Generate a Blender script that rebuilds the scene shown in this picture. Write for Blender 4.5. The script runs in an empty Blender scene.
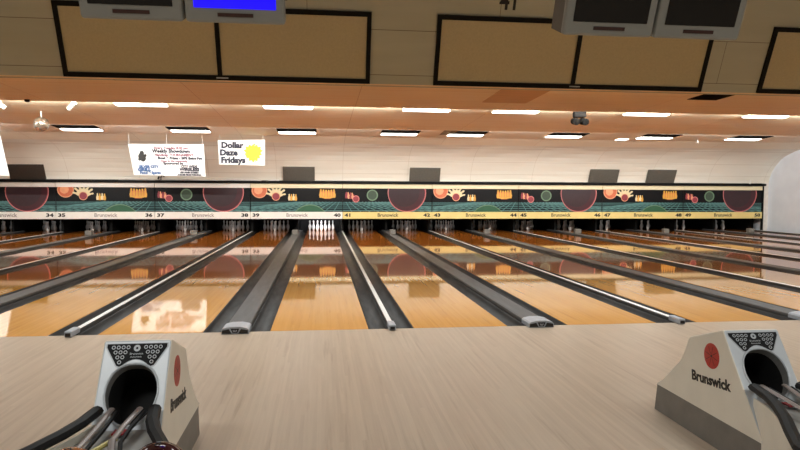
import bpy, bmesh, math, random
from mathutils import Vector, Matrix
random.seed(7)
SC = bpy.context.scene
COL = SC.collection

# ------------------------------------------------------------------ camera
cam_data = bpy.data.cameras.new('camera')
cam = bpy.data.objects.new('camera', cam_data)
COL.objects.link(cam)
SC.camera = cam
yaw, pitch, roll = 0.11998, 0.05003, 0.00399
X0 = Vector((math.cos(yaw), -math.sin(yaw), 0)); F0 = Vector((math.sin(yaw), math.cos(yaw), 0)); Z0 = Vector((0, 0, 1))
D = F0 * math.cos(pitch) - Z0 * math.sin(pitch)
U = F0 * math.sin(pitch) + Z0 * math.cos(pitch)
RV = X0 * math.cos(roll) + U * math.sin(roll)
UV = -X0 * math.sin(roll) + U * math.cos(roll)
m = Matrix((RV, UV, -D)).transposed().to_4x4()
m.translation = (-0.7597, -7.0453, 1.5020)
cam.matrix_world = m
cam_data.sensor_width = 36
cam_data.lens = 647.45 * 36 / 800
cam_data.clip_end = 100

# ------------------------------------------------------------------ light
SC.view_settings.view_transform = 'Standard'
SC.view_settings.look = 'None'
SC.view_settings.gamma = 1
SC.view_settings.use_curve_mapping = False
SC.view_settings.exposure = 0.0
w = bpy.data.worlds.new('World'); SC.world = w
w.use_nodes = True
w.node_tree.nodes['Background'].inputs[0].default_value = (0.9, 0.85, 0.8, 1)
w.node_tree.nodes['Background'].inputs[1].default_value = 0.02

def area(name, loc, sx, sy, power, col=(1, .93, .82), rot=(0, 0, 0), spread=180):
    l = bpy.data.lights.new(name, 'AREA'); l.shape = 'RECTANGLE'; l.size = sx; l.size_y = sy
    l.energy = power; l.color = col; l.spread = math.radians(spread)
    o = bpy.data.objects.new(name, l); o.location = loc; o.rotation_euler = rot
    COL.objects.link(o); return o

LAMP_E = 9.0            # glow of the tubes in the ceiling lights
PX = (-11.5, -6.8, -2.1, 2.6, 7.3, 12.0)
for x in PX:            # the lamps over the approach, up at its ceiling
    area('approach_lamp', (x, 0.9, 5.3), 2.4, 1.0, 112, (.96, 1, .985), spread=130)
for x in (-10, -3.3, 3.3, 10):   # lamps over the seating behind
    area('seating_lamp', (x, -7.5, 5.3), 2.0, 1.0, 150, (.96, 1, .985), spread=160)
for x in (-12, -6, 0, 6, 12):    # strip lamps hidden behind the stepped ceiling's lips; the nearest row is added fill
    area('cove_and_fill_lamp', (x, 4.80, 3.475), 5.0, .04, 1300, (1, .99, .93), rot=(math.radians(98), 0, 0))  # unseen row, added to brighten the nearest stretch of wooden ceiling
    area('cove_and_fill_lamp', (x, 8.03, 3.49), 5.0, .04, 230, (1, .99, .93), rot=(math.radians(96), 0, 0))
    area('cove_and_fill_lamp', (x, 12.33, 3.40), 5.0, .04, 62, (.98, 1, .97), rot=(math.radians(90), 0, 0))

# ------------------------------------------------------------------ materials
MATS = {}
def nodes_of(name):
    m = bpy.data.materials.new(name); m.use_nodes = True
    nt = m.node_tree; b = nt.nodes['Principled BSDF']
    MATS[name] = m
    return m, nt, b
def lin(r, g, b):
    f = lambda c: (c / 255 / 12.92) if c / 255 <= .04045 else ((c / 255 + .055) / 1.055) ** 2.4
    return (f(r), f(g), f(b), 1)
def mat(name, rgb, rough=.5, metal=0, var=.08, scale=8, bump=0, spec=.5, stretch=(1, 1, 1), emit=None, es=0):
    m, nt, b = nodes_of(name)
    c = lin(*rgb)
    tc = nt.nodes.new('ShaderNodeTexCoord'); mp = nt.nodes.new('ShaderNodeMapping')
    mp.inputs['Scale'].default_value = stretch
    no = nt.nodes.new('ShaderNodeTexNoise'); no.inputs['Scale'].default_value = scale; no.inputs['Detail'].default_value = 5
    rp = nt.nodes.new('ShaderNodeValToRGB')
    rp.color_ramp.elements[0].color = tuple(x * (1 - var) for x in c[:3]) + (1,)
    rp.color_ramp.elements[1].color = tuple(min(1, x * (1 + var)) for x in c[:3]) + (1,)
    rp.color_ramp.elements[0].position = .3; rp.color_ramp.elements[1].position = .7
    nt.links.new(tc.outputs['Object'], mp.inputs[0]); nt.links.new(mp.outputs[0], no.inputs['Vector'])
    nt.links.new(no.outputs[0], rp.inputs[0]); nt.links.new(rp.outputs[0], b.inputs['Base Color'])
    b.inputs['Roughness'].default_value = rough; b.inputs['Metallic'].default_value = metal
    b.inputs['Specular IOR Level'].default_value = spec
    if bump:
        bp = nt.nodes.new('ShaderNodeBump'); bp.inputs['Strength'].default_value = bump; bp.inputs['Distance'].default_value = .01
        nt.links.new(no.outputs[0], bp.inputs['Height']); nt.links.new(bp.outputs[0], b.inputs['Normal'])
    if emit:
        b.inputs['Emission Color'].default_value = lin(*emit); b.inputs['Emission Strength'].default_value = es
    return m

def board_mat(name, ca, cb, width, rough, streak=.5, length=3.0, spec=.5, rv=0.0, coat=0, dark=(90, 60, 35), darkamt=.25, far=None):
    """boards running along world Y: every board its own tone, fine grain, dark scuffs"""
    m, nt, b = nodes_of(name); N = nt.nodes.new; Lk = nt.links.new
    geo = N('ShaderNodeNewGeometry'); sep = N('ShaderNodeSeparateXYZ'); Lk(geo.outputs['Position'], sep.inputs[0])
    def math_(op, a, bb=None):
        n = N('ShaderNodeMath'); n.operation = op
        for i, v in enumerate((a, bb)):
            if v is None: continue
            if isinstance(v, (int, float)): n.inputs[i].default_value = v
            else: Lk(v, n.inputs[i])
        return n.outputs[0]
    bx = math_('FLOOR', math_('DIVIDE', sep.outputs[0], width))
    wn = N('ShaderNodeTexWhiteNoise'); wn.noise_dimensions = '1D'; Lk(bx, wn.inputs['W'])
    by = math_('FLOOR', math_('ADD', math_('DIVIDE', sep.outputs[1], length), math_('MULTIPLY', wn.outputs[0], 3.0)))
    cmb = N('ShaderNodeCombineXYZ'); Lk(bx, cmb.inputs[0]); Lk(by, cmb.inputs[1])
    wn2 = N('ShaderNodeTexWhiteNoise'); wn2.noise_dimensions = '3D'; Lk(cmb.outputs[0], wn2.inputs['Vector'])
    mp = N('ShaderNodeMapping'); mp.inputs['Scale'].default_value = (1.0, .035, 1); Lk(geo.outputs['Position'], mp.inputs[0])
    gr = N('ShaderNodeTexNoise'); gr.inputs['Scale'].default_value = 45; gr.inputs['Detail'].default_value = 6; Lk(mp.outputs[0], gr.inputs['Vector'])
    fac = math_('ADD', math_('MULTIPLY', wn2.outputs[0], 1 - streak), math_('MULTIPLY', gr.outputs[0], streak))
    mx = N('ShaderNodeMix'); mx.data_type = 'RGBA'; Lk(fac, mx.inputs[0]); mx.inputs[6].default_value = lin(*ca); mx.inputs[7].default_value = lin(*cb)
    mp2 = N('ShaderNodeMapping'); mp2.inputs['Scale'].default_value = (1.0, .045, 1); Lk(geo.outputs['Position'], mp2.inputs[0])
    sc = N('ShaderNodeTexNoise'); sc.inputs['Scale'].default_value = 16; sc.inputs['Detail'].default_value = 4; sc.inputs['Roughness'].default_value = .55; Lk(mp2.outputs[0], sc.inputs['Vector'])
    rp = N('ShaderNodeValToRGB'); rp.color_ramp.elements[0].position = .58; rp.color_ramp.elements[1].position = .78
    Lk(sc.outputs[0], rp.inputs[0])
    mx2 = N('ShaderNodeMix'); mx2.data_type = 'RGBA'; Lk(math_('MULTIPLY', rp.outputs[0], darkamt), mx2.inputs[0])
    Lk(mx.outputs[2], mx2.inputs[6]); mx2.inputs[7].default_value = lin(*dark)
    if far:      # beyond the 15 ft maple heads the lane is plain reddish pine
        st = N('ShaderNodeMapRange'); st.inputs['From Min'].default_value = 4.45; st.inputs['From Max'].default_value = 4.75
        Lk(math_('ADD', sep.outputs[1], math_('MULTIPLY', wn.outputs[0], .25)), st.inputs['Value'])
        mf = N('ShaderNodeMix'); mf.data_type = 'RGBA'; Lk(gr.outputs[0], mf.inputs[0])
        mf.inputs[6].default_value = lin(*far[0]); mf.inputs[7].default_value = lin(*far[1])
        mx3 = N('ShaderNodeMix'); mx3.data_type = 'RGBA'; Lk(st.outputs[0], mx3.inputs[0])
        Lk(mx2.outputs[2], mx3.inputs[6]); Lk(mf.outputs[2], mx3.inputs[7]); Lk(mx3.outputs[2], b.inputs['Base Color'])
    else: Lk(mx2.outputs[2], b.inputs['Base Color'])
    b.inputs['Specular IOR Level'].default_value = spec
    lo = N('ShaderNodeTexNoise'); lo.inputs['Scale'].default_value = 1.7; lo.inputs['Detail'].default_value = 3; Lk(geo.outputs['Position'], lo.inputs['Vector'])
    Lk(math_('ADD', rough - rv * .5, math_('MULTIPLY', lo.outputs[0], rv)), b.inputs['Roughness'])
    b.inputs['Coat Weight'].default_value = coat; b.inputs['Coat Roughness'].default_value = .03
    return m

def panel_mat(name, ca, cb, w_, h_, rough, seam=(120, 90, 60), grain=(.12, 1, 1), gamt=.5, axes=(0, 1), mort=.006, off=.5):
    """sheets with seams; grain stretched along X"""
    m, nt, b = nodes_of(name); N = nt.nodes.new; Lk = nt.links.new
    geo = N('ShaderNodeNewGeometry'); sep = N('ShaderNodeSeparateXYZ'); Lk(geo.outputs['Position'], sep.inputs[0])
    cmb = N('ShaderNodeCombineXYZ'); Lk(sep.outputs[axes[0]], cmb.inputs[0]); Lk(sep.outputs[axes[1]], cmb.inputs[1])
    br = N('ShaderNodeTexBrick'); br.offset = off
    br.inputs['Color1'].default_value = lin(*ca); br.inputs['Color2'].default_value = lin(*cb); br.inputs['Mortar'].default_value = lin(*seam)
    br.inputs['Scale'].default_value = 1; br.inputs['Mortar Size'].default_value = mort; br.inputs['Mortar Smooth'].default_value = .3
    br.inputs['Brick Width'].default_value = w_; br.inputs['Row Height'].default_value = h_
    Lk(cmb.outputs[0], br.inputs['Vector'])
    mp = N('ShaderNodeMapping'); mp.inputs['Scale'].default_value = grain; Lk(geo.outputs['Position'], mp.inputs[0])
    no = N('ShaderNodeTexNoise'); no.inputs['Scale'].default_value = 6; no.inputs['Detail'].default_value = 6; Lk(mp.outputs[0], no.inputs['Vector'])
    mx = N('ShaderNodeMix'); mx.data_type = 'RGBA'; mx.blend_type = 'SOFT_LIGHT'; mx.inputs[0].default_value = gamt
    Lk(br.outputs['Color'], mx.inputs[6]); Lk(no.outputs[0], mx.inputs[7]); Lk(mx.outputs[2], b.inputs['Base Color'])
    b.inputs['Roughness'].default_value = rough
    bp = N('ShaderNodeBump'); bp.inputs['Strength'].default_value = .25; bp.inputs['Distance'].default_value = .02
    n2 = N('ShaderNodeTexNoise'); n2.inputs['Scale'].default_value = 1.2; Lk(geo.outputs['Position'], n2.inputs['Vector'])
    Lk(n2.outputs[0], bp.inputs['Height']); Lk(bp.outputs[0], b.inputs['Normal'])
    return m

M_APPROACH = board_mat('approach_maple', (160, 143, 126), (192, 176, 158), .0274, .33, .7, 2.4, .5, .12, dark=(112, 84, 62), darkamt=.45)
M_LANE = board_mat('lane_maple', (192, 134, 58), (213, 157, 77), .02735, .04, .6, 4.0, .5, .0, dark=(110, 66, 24), darkamt=.4, far=((178, 104, 40), (186, 112, 44)))
M_CEIL = panel_mat('ceiling_wood', (250, 236, 204), (246, 229, 194), 3.35, 1.15, .6, off=0, seam=(190, 150, 105), mort=.004)
M_CEIL3 = panel_mat('ceiling_wood_pale', (247, 239, 220), (243, 234, 214), 3.35, 1.1, .6, off=0, seam=(190, 165, 140), mort=.004)
M_CREAM = panel_mat('far_wall_cream', (238, 235, 224), (234, 230, 218), 2.4, .44, .65, seam=(208, 200, 184), gamt=.2, axes=(0, 2), mort=.006, off=0)
M_BULK = panel_mat('bulkhead_paint', (190, 194, 180), (185, 189, 175), 3.35, .72, .8, seam=(120, 114, 100), gamt=.2, axes=(0, 2), mort=.006, off=.3)
M_WALL = mat('side_wall_paint', (232, 240, 252), .7, var=.04, scale=2)
M_DARKWALL = mat('back_wall_paint', (120, 105, 88), .8, var=.05)
M_TAN = mat('tan_panel_fabric', (196, 188, 156), .85, var=.05, scale=30, bump=.1)
M_BLACK = mat('black_paint', (9, 9, 9), .6, spec=.2)
M_VOID = mat('vent_black', (12, 11, 11), .9, spec=.05)
M_PIT = mat('pit_black', (10, 9, 9), .8)
M_GUT = mat('gutter_plastic', (72, 70, 69), .5, var=.25, scale=7, stretch=(2, .3, 1), spec=.25)
M_CAPW = mat('divider_grey_plastic', (102, 101, 101), .6, spec=.15, var=.12, scale=9, stretch=(2, .3, 1))
M_CAPN = mat('divider_aluminium', (242, 242, 240), .35, metal=0, var=.05, scale=6, stretch=(2, .2, 1))
M_ENDCAP = mat('end_cap_grey', (165, 170, 178), .35, var=.1, scale=30)
M_ENDDARK = mat('end_cap_dark', (25, 22, 22), .4)
M_HOOD = mat('hood_cream_shell', (226, 220, 206), .38, var=.04, scale=5)
M_FACE = mat('hood_grey_face', (190, 196, 202), .3, var=.05, scale=12)
M_PLINTH = mat('hood_grey_plinth', (118, 114, 108), .5, var=.1, scale=10)
M_RIM = mat('hole_rim_grey', (130, 130, 128), .35)
M_RED = mat('emblem_red', (178, 48, 36), .45, var=.1, scale=60)
M_INK = mat('ink_black', (16, 14, 14), .5)
M_PLAQUE = mat('plaque_black', (10, 11, 14), .6, spec=.2)
M_PLAQUEW = mat('plaque_print_grey', (170, 175, 180), .4)
M_PAD = mat('rubber_pad_black', (14, 14, 15), .55, spec=.25)
M_RAIL = mat('rail_grey', (128, 118, 114), .35, metal=.2)
M_YEL = mat('rail_yellow', (190, 178, 110), .4)
M_REDLBL = mat('red_label', (150, 40, 45), .45)
M_TRAY = mat('tray_grey', (150, 148, 144), .45)
M_BALL1 = mat('ball_maroon', (52, 18, 26), .08, var=.5, scale=12)
M_BALL2 = mat('ball_tan', (150, 98, 66), .12, var=.15, scale=10)
M_BEZEL = mat('monitor_grey', (138, 138, 132), .5, var=.03)
M_HOUSE = mat('monitor_housing', (84, 78, 68), .5)
M_SCREEN = mat('screen_off', (5, 5, 6), .15, spec=.3)
M_BLUE = mat('screen_blue', (10, 5, 120), .3, emit=(20, 0, 255), es=1.3)
M_SLOT = mat('sensor_window', (52, 22, 20), .25)
M_DIFF = mat('lamp_diffuser', (250, 250, 245), .5, emit=(255, 250, 240), es=LAMP_E)
M_WHITE = mat('white_paint', (235, 232, 226), .5)
M_SPOT = mat('spotlight_white', (150, 145, 138), .5)
M_PIN = mat('pin_white', (242, 242, 240), .25, var=.02)
M_PINRED = mat('pin_red', (180, 30, 30), .3)
M_PAPER = mat('banner_white', (246, 246, 246), .7, var=.02)
M_TXT = mat('banner_ink', (50, 52, 66), .7)
M_TXTB = mat('banner_blue_ink', (85, 115, 160), .7)
M_TXTR = mat('banner_red_ink', (140, 85, 100), .7)
M_TXTY = mat('banner_yellow', (238, 230, 70), .7, var=.1, scale=20)
M_TXTG = mat('banner_green', (150, 185, 80), .7)
M_GRILLE = mat('grille_grey', (92, 88, 80), .6, var=.25, scale=40)
M_GRILLEB = mat('grille_brown', (62, 52, 44), .6, var=.2, scale=40)
M_VENTB = mat('vent_brown', (132, 98, 58), .6)
M_MIRROR = mat('mirror_facets', (190, 180, 165), .22, metal=.85, var=.5, scale=16)
M_STRIPW = mat('mask_strip_white', (252, 249, 242), .4, var=.02)
M_STRIPC = mat('mask_strip_cream', (250, 238, 200), .4, var=.02)
M_STRIPY = mat('mask_strip_yellow', (240, 220, 146), .4, var=.02)
M_ART0 = mat('art_night', (15, 15, 19), .4, spec=.2)
M_ARTT = mat('art_teal_ground', (12, 34, 40), .4, spec=.2)
M_ARTL = mat('art_grid_line', (88, 136, 136), .35)
M_ARTR1 = mat('art_dark_red', (66, 27, 37), .35, var=.15, scale=3)
M_ARTR0 = mat('art_plum', (50, 29, 37), .35)
M_ARTR2 = mat('art_rose_rim', (214, 132, 130), .35)
M_ARTR3 = mat('art_red', (150, 58, 70), .35)
M_ARTO = mat('art_orange', (216, 116, 78), .35, var=.1, scale=10)
M_ARTO2 = mat('art_peach', (240, 172, 130), .35)
M_ARTC = mat('art_cream_pins', (238, 222, 180), .35)
M_ARTY = mat('art_yellow_pins', (232, 176, 76), .35)
M_ARTG = mat('art_green', (48, 96, 70), .35, var=.1, scale=4)
M_ARTG2 = mat('art_green_pale', (110, 140, 112), .35)
M_ARTGD = mat('art_green_dark', (62, 82, 66), .35)
M_NUMG = mat('print_grey', (150, 138, 136), .5)

# ------------------------------------------------------------------ helpers
def link(name, me, parent=None):
    o = bpy.data.objects.new(name, me); COL.objects.link(o)
    if parent: o.parent = parent
    return o
def obj(name, bm, mats, parent=None, smooth=False, loc=None):
    me = bpy.data.meshes.new(name)
    bmesh.ops.recalc_face_normals(bm, faces=bm.faces)
    bm.to_mesh(me); bm.free()
    for mm in (mats if isinstance(mats, (list, tuple)) else [mats]): me.materials.append(mm)
    if smooth:
        for p in me.polygons: p.use_smooth = True
    o = link(name, me, parent)
    if loc: o.location = loc
    return o
def tag(o, label, cat, group=None):
    o['label'] = label; o['category'] = cat
    if group: o['group'] = group
    return o
def struct(o): o['kind'] = 'structure'; return o
def empty(name, loc, label, cat, group=None):
    o = bpy.data.objects.new(name, None); o.location = loc; o.empty_display_size = .1
    COL.objects.link(o); return tag(o, label, cat, group)
def box(bm, x0, x1, y0, y1, z0, z1, mi=0, bevel=0):
    vs = [bm.verts.new((x, y, z)) for z in (z0, z1) for y in (y0, y1) for x in (x0, x1)]
    fs = [bm.faces.new([vs[i] for i in q]) for q in ((0, 2, 3, 1), (4, 5, 7, 6), (0, 1, 5, 4), (2, 6, 7, 3), (0, 4, 6, 2), (1, 3, 7, 5))]
    for f in fs: f.material_index = mi
    if bevel:
        es = list({e for f in fs for e in f.edges})
        bmesh.ops.bevel(bm, geom=es, offset=bevel, segments=2, affect='EDGES', profile=.5)
    return bm
def bx(*a, **k): return box(bmesh.new(), *a, **k)
def extr_x(bm, prof, x0, x1, mi=0, caps=True):
    a = [bm.verts.new((x0, y, z)) for y, z in prof]; b = [bm.verts.new((x1, y, z)) for y, z in prof]
    n = len(prof)
    for i in range(n):
        f = bm.faces.new((a[i], a[(i + 1) % n], b[(i + 1) % n], b[i])); f.material_index = mi
    if caps: bm.faces.new(a[::-1]).material_index = mi; bm.faces.new(b).material_index = mi
    return bm
def extr_y(bm, prof, y0, y1, mi=0, closed=True):
    a = [bm.verts.new((x, y0, z)) for x, z in prof]; b = [bm.verts.new((x, y1, z)) for x, z in prof]
    n = len(prof)
    for i in range(n if closed else n - 1):
        f = bm.faces.new((a[i], a[(i + 1) % n], b[(i + 1) % n], b[i])); f.material_index = mi
    if closed: bm.faces.new(a[::-1]).material_index = mi; bm.faces.new(b).material_index = mi
    return bm
def tube(bm, pts, r, seg=8, mi=0, flat=1.0):
    pts = [Vector(p) for p in pts]; rings = []
    for i, p in enumerate(pts):
        t = (pts[min(i + 1, len(pts) - 1)] - pts[max(i - 1, 0)]).normalized()
        s = t.cross(Vector((0, 0, 1)))
        s = s.normalized() if s.length > 1e-4 else Vector((1, 0, 0))
        u = s.cross(t).normalized()
        rings.append([bm.verts.new(p + s * math.cos(2 * math.pi * k / seg) * r + u * math.sin(2 * math.pi * k / seg) * r * flat) for k in range(seg)])
    for a, b in zip(rings, rings[1:]):
        for k in range(seg):
            bm.faces.new((a[k], a[(k + 1) % seg], b[(k + 1) % seg], b[k])).material_index = mi
    bm.faces.new(rings[0][::-1]).material_index = mi; bm.faces.new(rings[-1]).material_index = mi
    return bm
def lathe(bm, prof, seg=16, c=(0, 0, 0), mats=None):
    rings = []
    for r, z in prof:
        rings.append([bm.verts.new((c[0] + r * math.cos(2 * math.pi * k / seg), c[1] + r * math.sin(2 * math.pi * k / seg), c[2] + z)) for k in range(seg)])
    for i, (a, b) in enumerate(zip(rings, rings[1:])):
        for k in range(seg):
            f = bm.faces.new((a[k], a[(k + 1) % seg], b[(k + 1) % seg], b[k]))
            if mats: f.material_index = mats[i]
    bm.faces.new(rings[0][::-1]); bm.faces.new(rings[-1])
    return bm
def add_text(bm, s, size, M, mi=0, wide=1.0, depth=.0015, bold=0.0, align='CENTER'):
    """letters as solid mesh in the XY plane of matrix M"""
    cu = bpy.data.curves.new('letters', 'FONT'); cu.body = s; cu.size = size; cu.extrude = depth
    cu.offset = bold; cu.align_x = align; cu.resolution_u = 2
    o = bpy.data.objects.new('letters', cu); COL.objects.link(o)
    dg = bpy.context.evaluated_depsgraph_get(); dg.update()
    me = bpy.data.meshes.new_from_object(o.evaluated_get(dg))
    bpy.data.objects.remove(o); bpy.data.curves.remove(cu)
    S = Matrix.Diagonal((wide, 1, 1, 1))
    me.transform(M @ S)
    n0 = len(bm.faces); bm.from_mesh(me); bm.faces.ensure_lookup_table()
    for f in bm.faces[n0:]: f.material_index = mi
    bpy.data.meshes.remove(me)
def frame_mat(o, xa, ya):
    xa = Vector(xa).normalized(); ya = Vector(ya).normalized(); za = xa.cross(ya).normalized(); ya = za.cross(xa)
    M = Matrix((xa, ya, za)).transposed().to_4x4(); M.translation = Vector(o); return M
def copy_tree(o, parent=None):
    c = o.copy(); COL.objects.link(c)
    if parent: c.parent = parent
    for ch in list(o.children): copy_tree(ch, c)
    return c

LANE = 1.0668; WIDE = .7127; NAR = .5048; PITCH = 2 * LANE + WIDE + NAR
MASKY = 17.03; PITY = 19.75
K0, K1 = -5, 5
XL = K0 * PITCH - NAR / 2; XR = 17.0

# ------------------------------------------------------------------ structure
struct(obj('floor', bx(XL - .5, XR + .3, -10, 0, -.3, 0), M_APPROACH))
struct(obj('floor_under_lanes', bx(XL - .5, XR + .3, 0.0, PITY + .2, -.4, -.14), M_PIT))
bm = bmesh.new()                                   # stepped wooden ceiling over the lanes
def slab(bm, pts, t=.12, mi=0):
    prof = list(pts) + [(y, z + t) for y, z in reversed(pts)]
    extr_x(bm, prof, XL - .5, XR + .3, mi)
slab(bm, [(4.76, 3.54), (8.0, 3.463)], .3)
slab(bm, [(8.0, 3.55), (12.3, 3.38)], .3)
slab(bm, [(12.3, 3.455), (14.3, 3.335), (15.3, 3.175)], .3, 1)
struct(obj('ceiling', bm, [M_CEIL, M_CEIL3]))
struct(obj('trim_4', bx(XL - .5, XR + .3, 4.67, 4.76, 3.44, 3.6), M_CEIL))
bm = bmesh.new()                                   # cream wall that curves down to the masking units
prof = [(15.3, 3.12), (15.6, 3.06), (15.87, 2.98), (16.12, 2.885), (16.35, 2.76), (16.53, 2.62), (16.69, 2.45), (16.83, 2.27), (16.93, 2.08), (16.97, 1.97), (16.98, 1.87)]
prof = [(y, z + .055) for y, z in prof]
nx = 120; grid = []
for i in range(nx + 1):
    x = XL - .5 + (XR + .3 - XL + .5) * i / nx
    row = []
    for j, (y, z) in enumerate(prof):
        s = .012 * math.sin(x * 1.7 + j) * math.sin(x * .53 + j * .8) if 0 < j < len(prof) - 1 else 0
        row.append(bm.verts.new((x, y - s * .5, z - s)))
    grid.append(row)
for i in range(nx):
    for j in range(len(prof) - 1):
        bm.faces.new((grid[i][j], grid[i + 1][j], grid[i + 1][j + 1], grid[i][j + 1]))
ext = bmesh.ops.extrude_face_region(bm, geom=bm.faces[:])
bmesh.ops.translate(bm, vec=(0, .06, .12), verts=[v for v in ext['geom'] if isinstance(v, bmesh.types.BMVert)])
struct(obj('wall_far', bm, M_CREAM, smooth=False))
struct(obj('wall_right', bx(XR, XR + .3, -10, PITY + .2, -.4, 5.6), M_WALL))
struct(obj('wall_left', bx(XL - .8, XL - .5, -10, PITY + .2, -.4, 5.6), M_WALL))
struct(obj('wall_back', bx(XL - .5, XR + .3, -10.3, -10, -.3, 5.6), M_DARKWALL))
struct(obj('wall_pit', bx(XL - .5, XR, PITY, PITY + .2, -.4, 2.2), M_PIT))
struct(obj('ceiling_over_pins', bx(XL - .5, XR, MASKY + .12, PITY, 1.915, 2.0), M_PIT))
# tilted bulkhead between the approach ceiling and the lane ceiling
tn = 1 / 2.449
bm = bmesh.new()
extr_x(bm, [(4.65, 3.45), (4.65 - 2.1 * tn, 5.55), (4.85 - 2.1 * tn, 5.55), (4.95, 3.45)], XL - .5, XR + .3)
struct(obj('wall_front', bm, M_BULK))
struct(obj('ceiling_over_approach', bx(XL - .5, XR + .3, -10, 4.1, 5.4, 5.55), mat('approach_ceiling_paint', (200, 190, 172), .8)))
struct(obj('trim_1', bx(16.83, 17.0, 16.98, 17.2, -.1, 2.0), M_WHITE))
struct(obj('trim_2', bx(XL - .5, 16.83, MASKY - .14, MASKY + .2, 1.82, 1.905), M_BLACK))

# ------------------------------------------------------------------ lanes and gutters
def lane_x(n):          # centre X of lane n
    k, r = divmod(n - 41, 2)
    return k * PITCH + (NAR / 2 + LANE / 2 if r == 0 else NAR / 2 + LANE + WIDE + LANE / 2)
GW_N = (NAR - .07) / 2; GW_W = (WIDE - .27) / 2
def gutter_bm(x0, x1):
    bm = bmesh.new(); n = 10
    pr = [(x0, -.006), (x0 + .008, -.012)]
    for i in range(n + 1):
        t = math.pi * i / n
        pr.append(((x0 + x1) / 2 - math.cos(t) * ((x1 - x0) / 2 - .012), -.02 - .075 * math.sin(t)))
    pr += [(x1 - .008, -.012), (x1, -.006)]
    pr += [(x1, -.12), (x0, -.12)]
    return extr_y(bm, pr, 0.002, 19.2)
lane_bm = extr_y(bmesh.new(), [(-LANE / 2, -.13), (-LANE / 2, -.002), (-LANE / 2 + .002, 0), (LANE / 2 - .002, 0), (LANE / 2, -.002), (LANE / 2, -.13)], 0.002, 19.25)
def make_lane():
    r = empty('bowling_lane', (0, 0, 0), '', 'lane')
    obj('lane_bed', lane_bm, M_LANE, r)
    h = LANE / 2
    obj('gutter', gutter_bm(-h - GW_N, -h), M_GUT, r, smooth=True)
    obj('gutter', gutter_bm(h, h + GW_W), M_GUT, r, smooth=True)
    return r
def shade_auto(o):
    for p in o.data.polygons: p.use_smooth = abs(p.normal.y) < .5 and o.name.startswith('gutter')
proto = make_lane()
def num_phrase(n):
    return {40: 'lane with the brightly lit pins, under the board marked 40'}.get(n, 'glossy maple lane leading to the pins under the number %d' % n)
first = True
for n in range(41 + 2 * K0, 51):
    o = proto if first else copy_tree(proto)
    first = False
    o.location = (lane_x(n), 0, 0)
    if (n % 2) == 0: o.rotation_euler = (0, 0, 0); o.scale = (-1, 1, 1)
    tag(o, num_phrase(n), 'lane', 'bowling lanes side by side')

# dividers
def two_tone(bm):
    bmesh.ops.recalc_face_normals(bm, faces=bm.faces)
    for f in bm.faces:
        if f.normal.z < .5: f.material_index = 1
    return bm
def make_narrow():
    r = empty('lane_divider', (0, 0, 0), '', 'divider')
    pr = [(-.033, -.1), (-.033, .026), (-.028, .040), (-.016, .048), (.016, .048), (.028, .040), (.033, .026), (.033, -.1)]
    obj('divider_cap', two_tone(extr_y(bmesh.new(), pr, .08, 18.2)), [M_CAPN, M_GUT], r)
    bm = bmesh.new(); box(bm, -.04, .04, -.11, .13, .001, .066, bevel=.014); box(bm, -.026, .026, -.116, -.108, .012, .046, mi=1)
    obj('end_cap', bm, [M_ENDCAP, M_ENDDARK], r)
    return r
def make_wide():
    r = empty('lane_divider', (0, 0, 0), '', 'divider')
    pr = [(-.131, -.1), (-.131, .02), (-.122, .040), (-.10, .047), (.10, .047), (.122, .040), (.131, .02), (.131, -.1)]
    obj('divider_cap', two_tone(extr_y(bmesh.new(), pr, .1, 18.2)), [M_CAPW, M_GUT], r)
    e = bmesh.new()
    pr = [(-.142, .002), (-.142, .045), (-.125, .062), (-.05, .078), (.05, .078), (.125, .062), (.142, .045), (.142, .002)]
    extr_y(e, pr, -.11, .17)
    ec = obj('end_cap', e, M_ENDCAP, r)
    d = bmesh.new()
    for s in (-1, 1):
        q = [(s * .134, .008), (s * .134, .042), (s * .062, .055), (s * .035, .008)]
        extr_y(d, q, -.116, -.108, 0)
    q = [(-.045, .06), (.045, .06), (.024, .012), (-.024, .012)]
    extr_y(d, q, -.114, -.108, 0)
    obj('opening', d, M_ENDDARK, ec)
    c = bmesh.new()
    tube(c, [(-.058, -.118, .062), (-.03, -.118, .01), (.03, -.118, .01), (.058, -.118, .062)], .005, 6)
    for dx in (-.018, 0, .018): tube(c, [(dx * .5, -.118, .025), (dx, -.118, .046)], .004, 6)
    obj('crown_emblem', c, M_ENDCAP, ec)
    return r
pn, pw = make_narrow(), make_wide()
fn = fw = True
for k in range(K0, K1 + 1):
    o = pn if fn else copy_tree(pn); fn = False
    o.location = (k * PITCH, 0, 0)
    a = 40 + 2 * k
    tag(o, ('slim pale metal divider rail between lanes %d and %d' % (a, a + 1)) if K0 < k < K1 else ('slim pale metal rail along the outer side of lane %d' % (a + 1 if k == K0 else a)), 'lane divider', 'slim lane dividers')
    if k < K1:
        o = pw if fw else copy_tree(pw); fw = False
        o.location = (k * PITCH + PITCH / 2, 0, 0)
        tag(o, 'broad grey flat-topped divider between lanes %d and %d' % (a + 1, a + 2), 'lane divider', 'broad lane dividers over the ball track')
# small grey ball lift boxes at the far end of each broad divider
bb = bmesh.new(); box(bb, -.105, .105, -.1, .1, 0, .17, bevel=.025)
bb2 = bx(-.02, .02, .06, .09, .17, .24)
lift = None
for k in range(K0 + 1, K1):
    if lift is None:
        lift = empty('ball_stop_box', (0, 0, 0), '', 'box'); obj('box_body', bb, M_PLINTH, lift); obj('bracket', bb2, M_BLACK, lift); o = lift
    else: o = copy_tree(lift)
    o.location = (k * PITCH + PITCH / 2, 15.3, .048)
    tag(o, 'small grey box on the divider between lanes %d and %d, under the number boards' % (41 + 2 * k, 42 + 2 * k), 'box', 'small grey boxes at the pin end')
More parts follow.
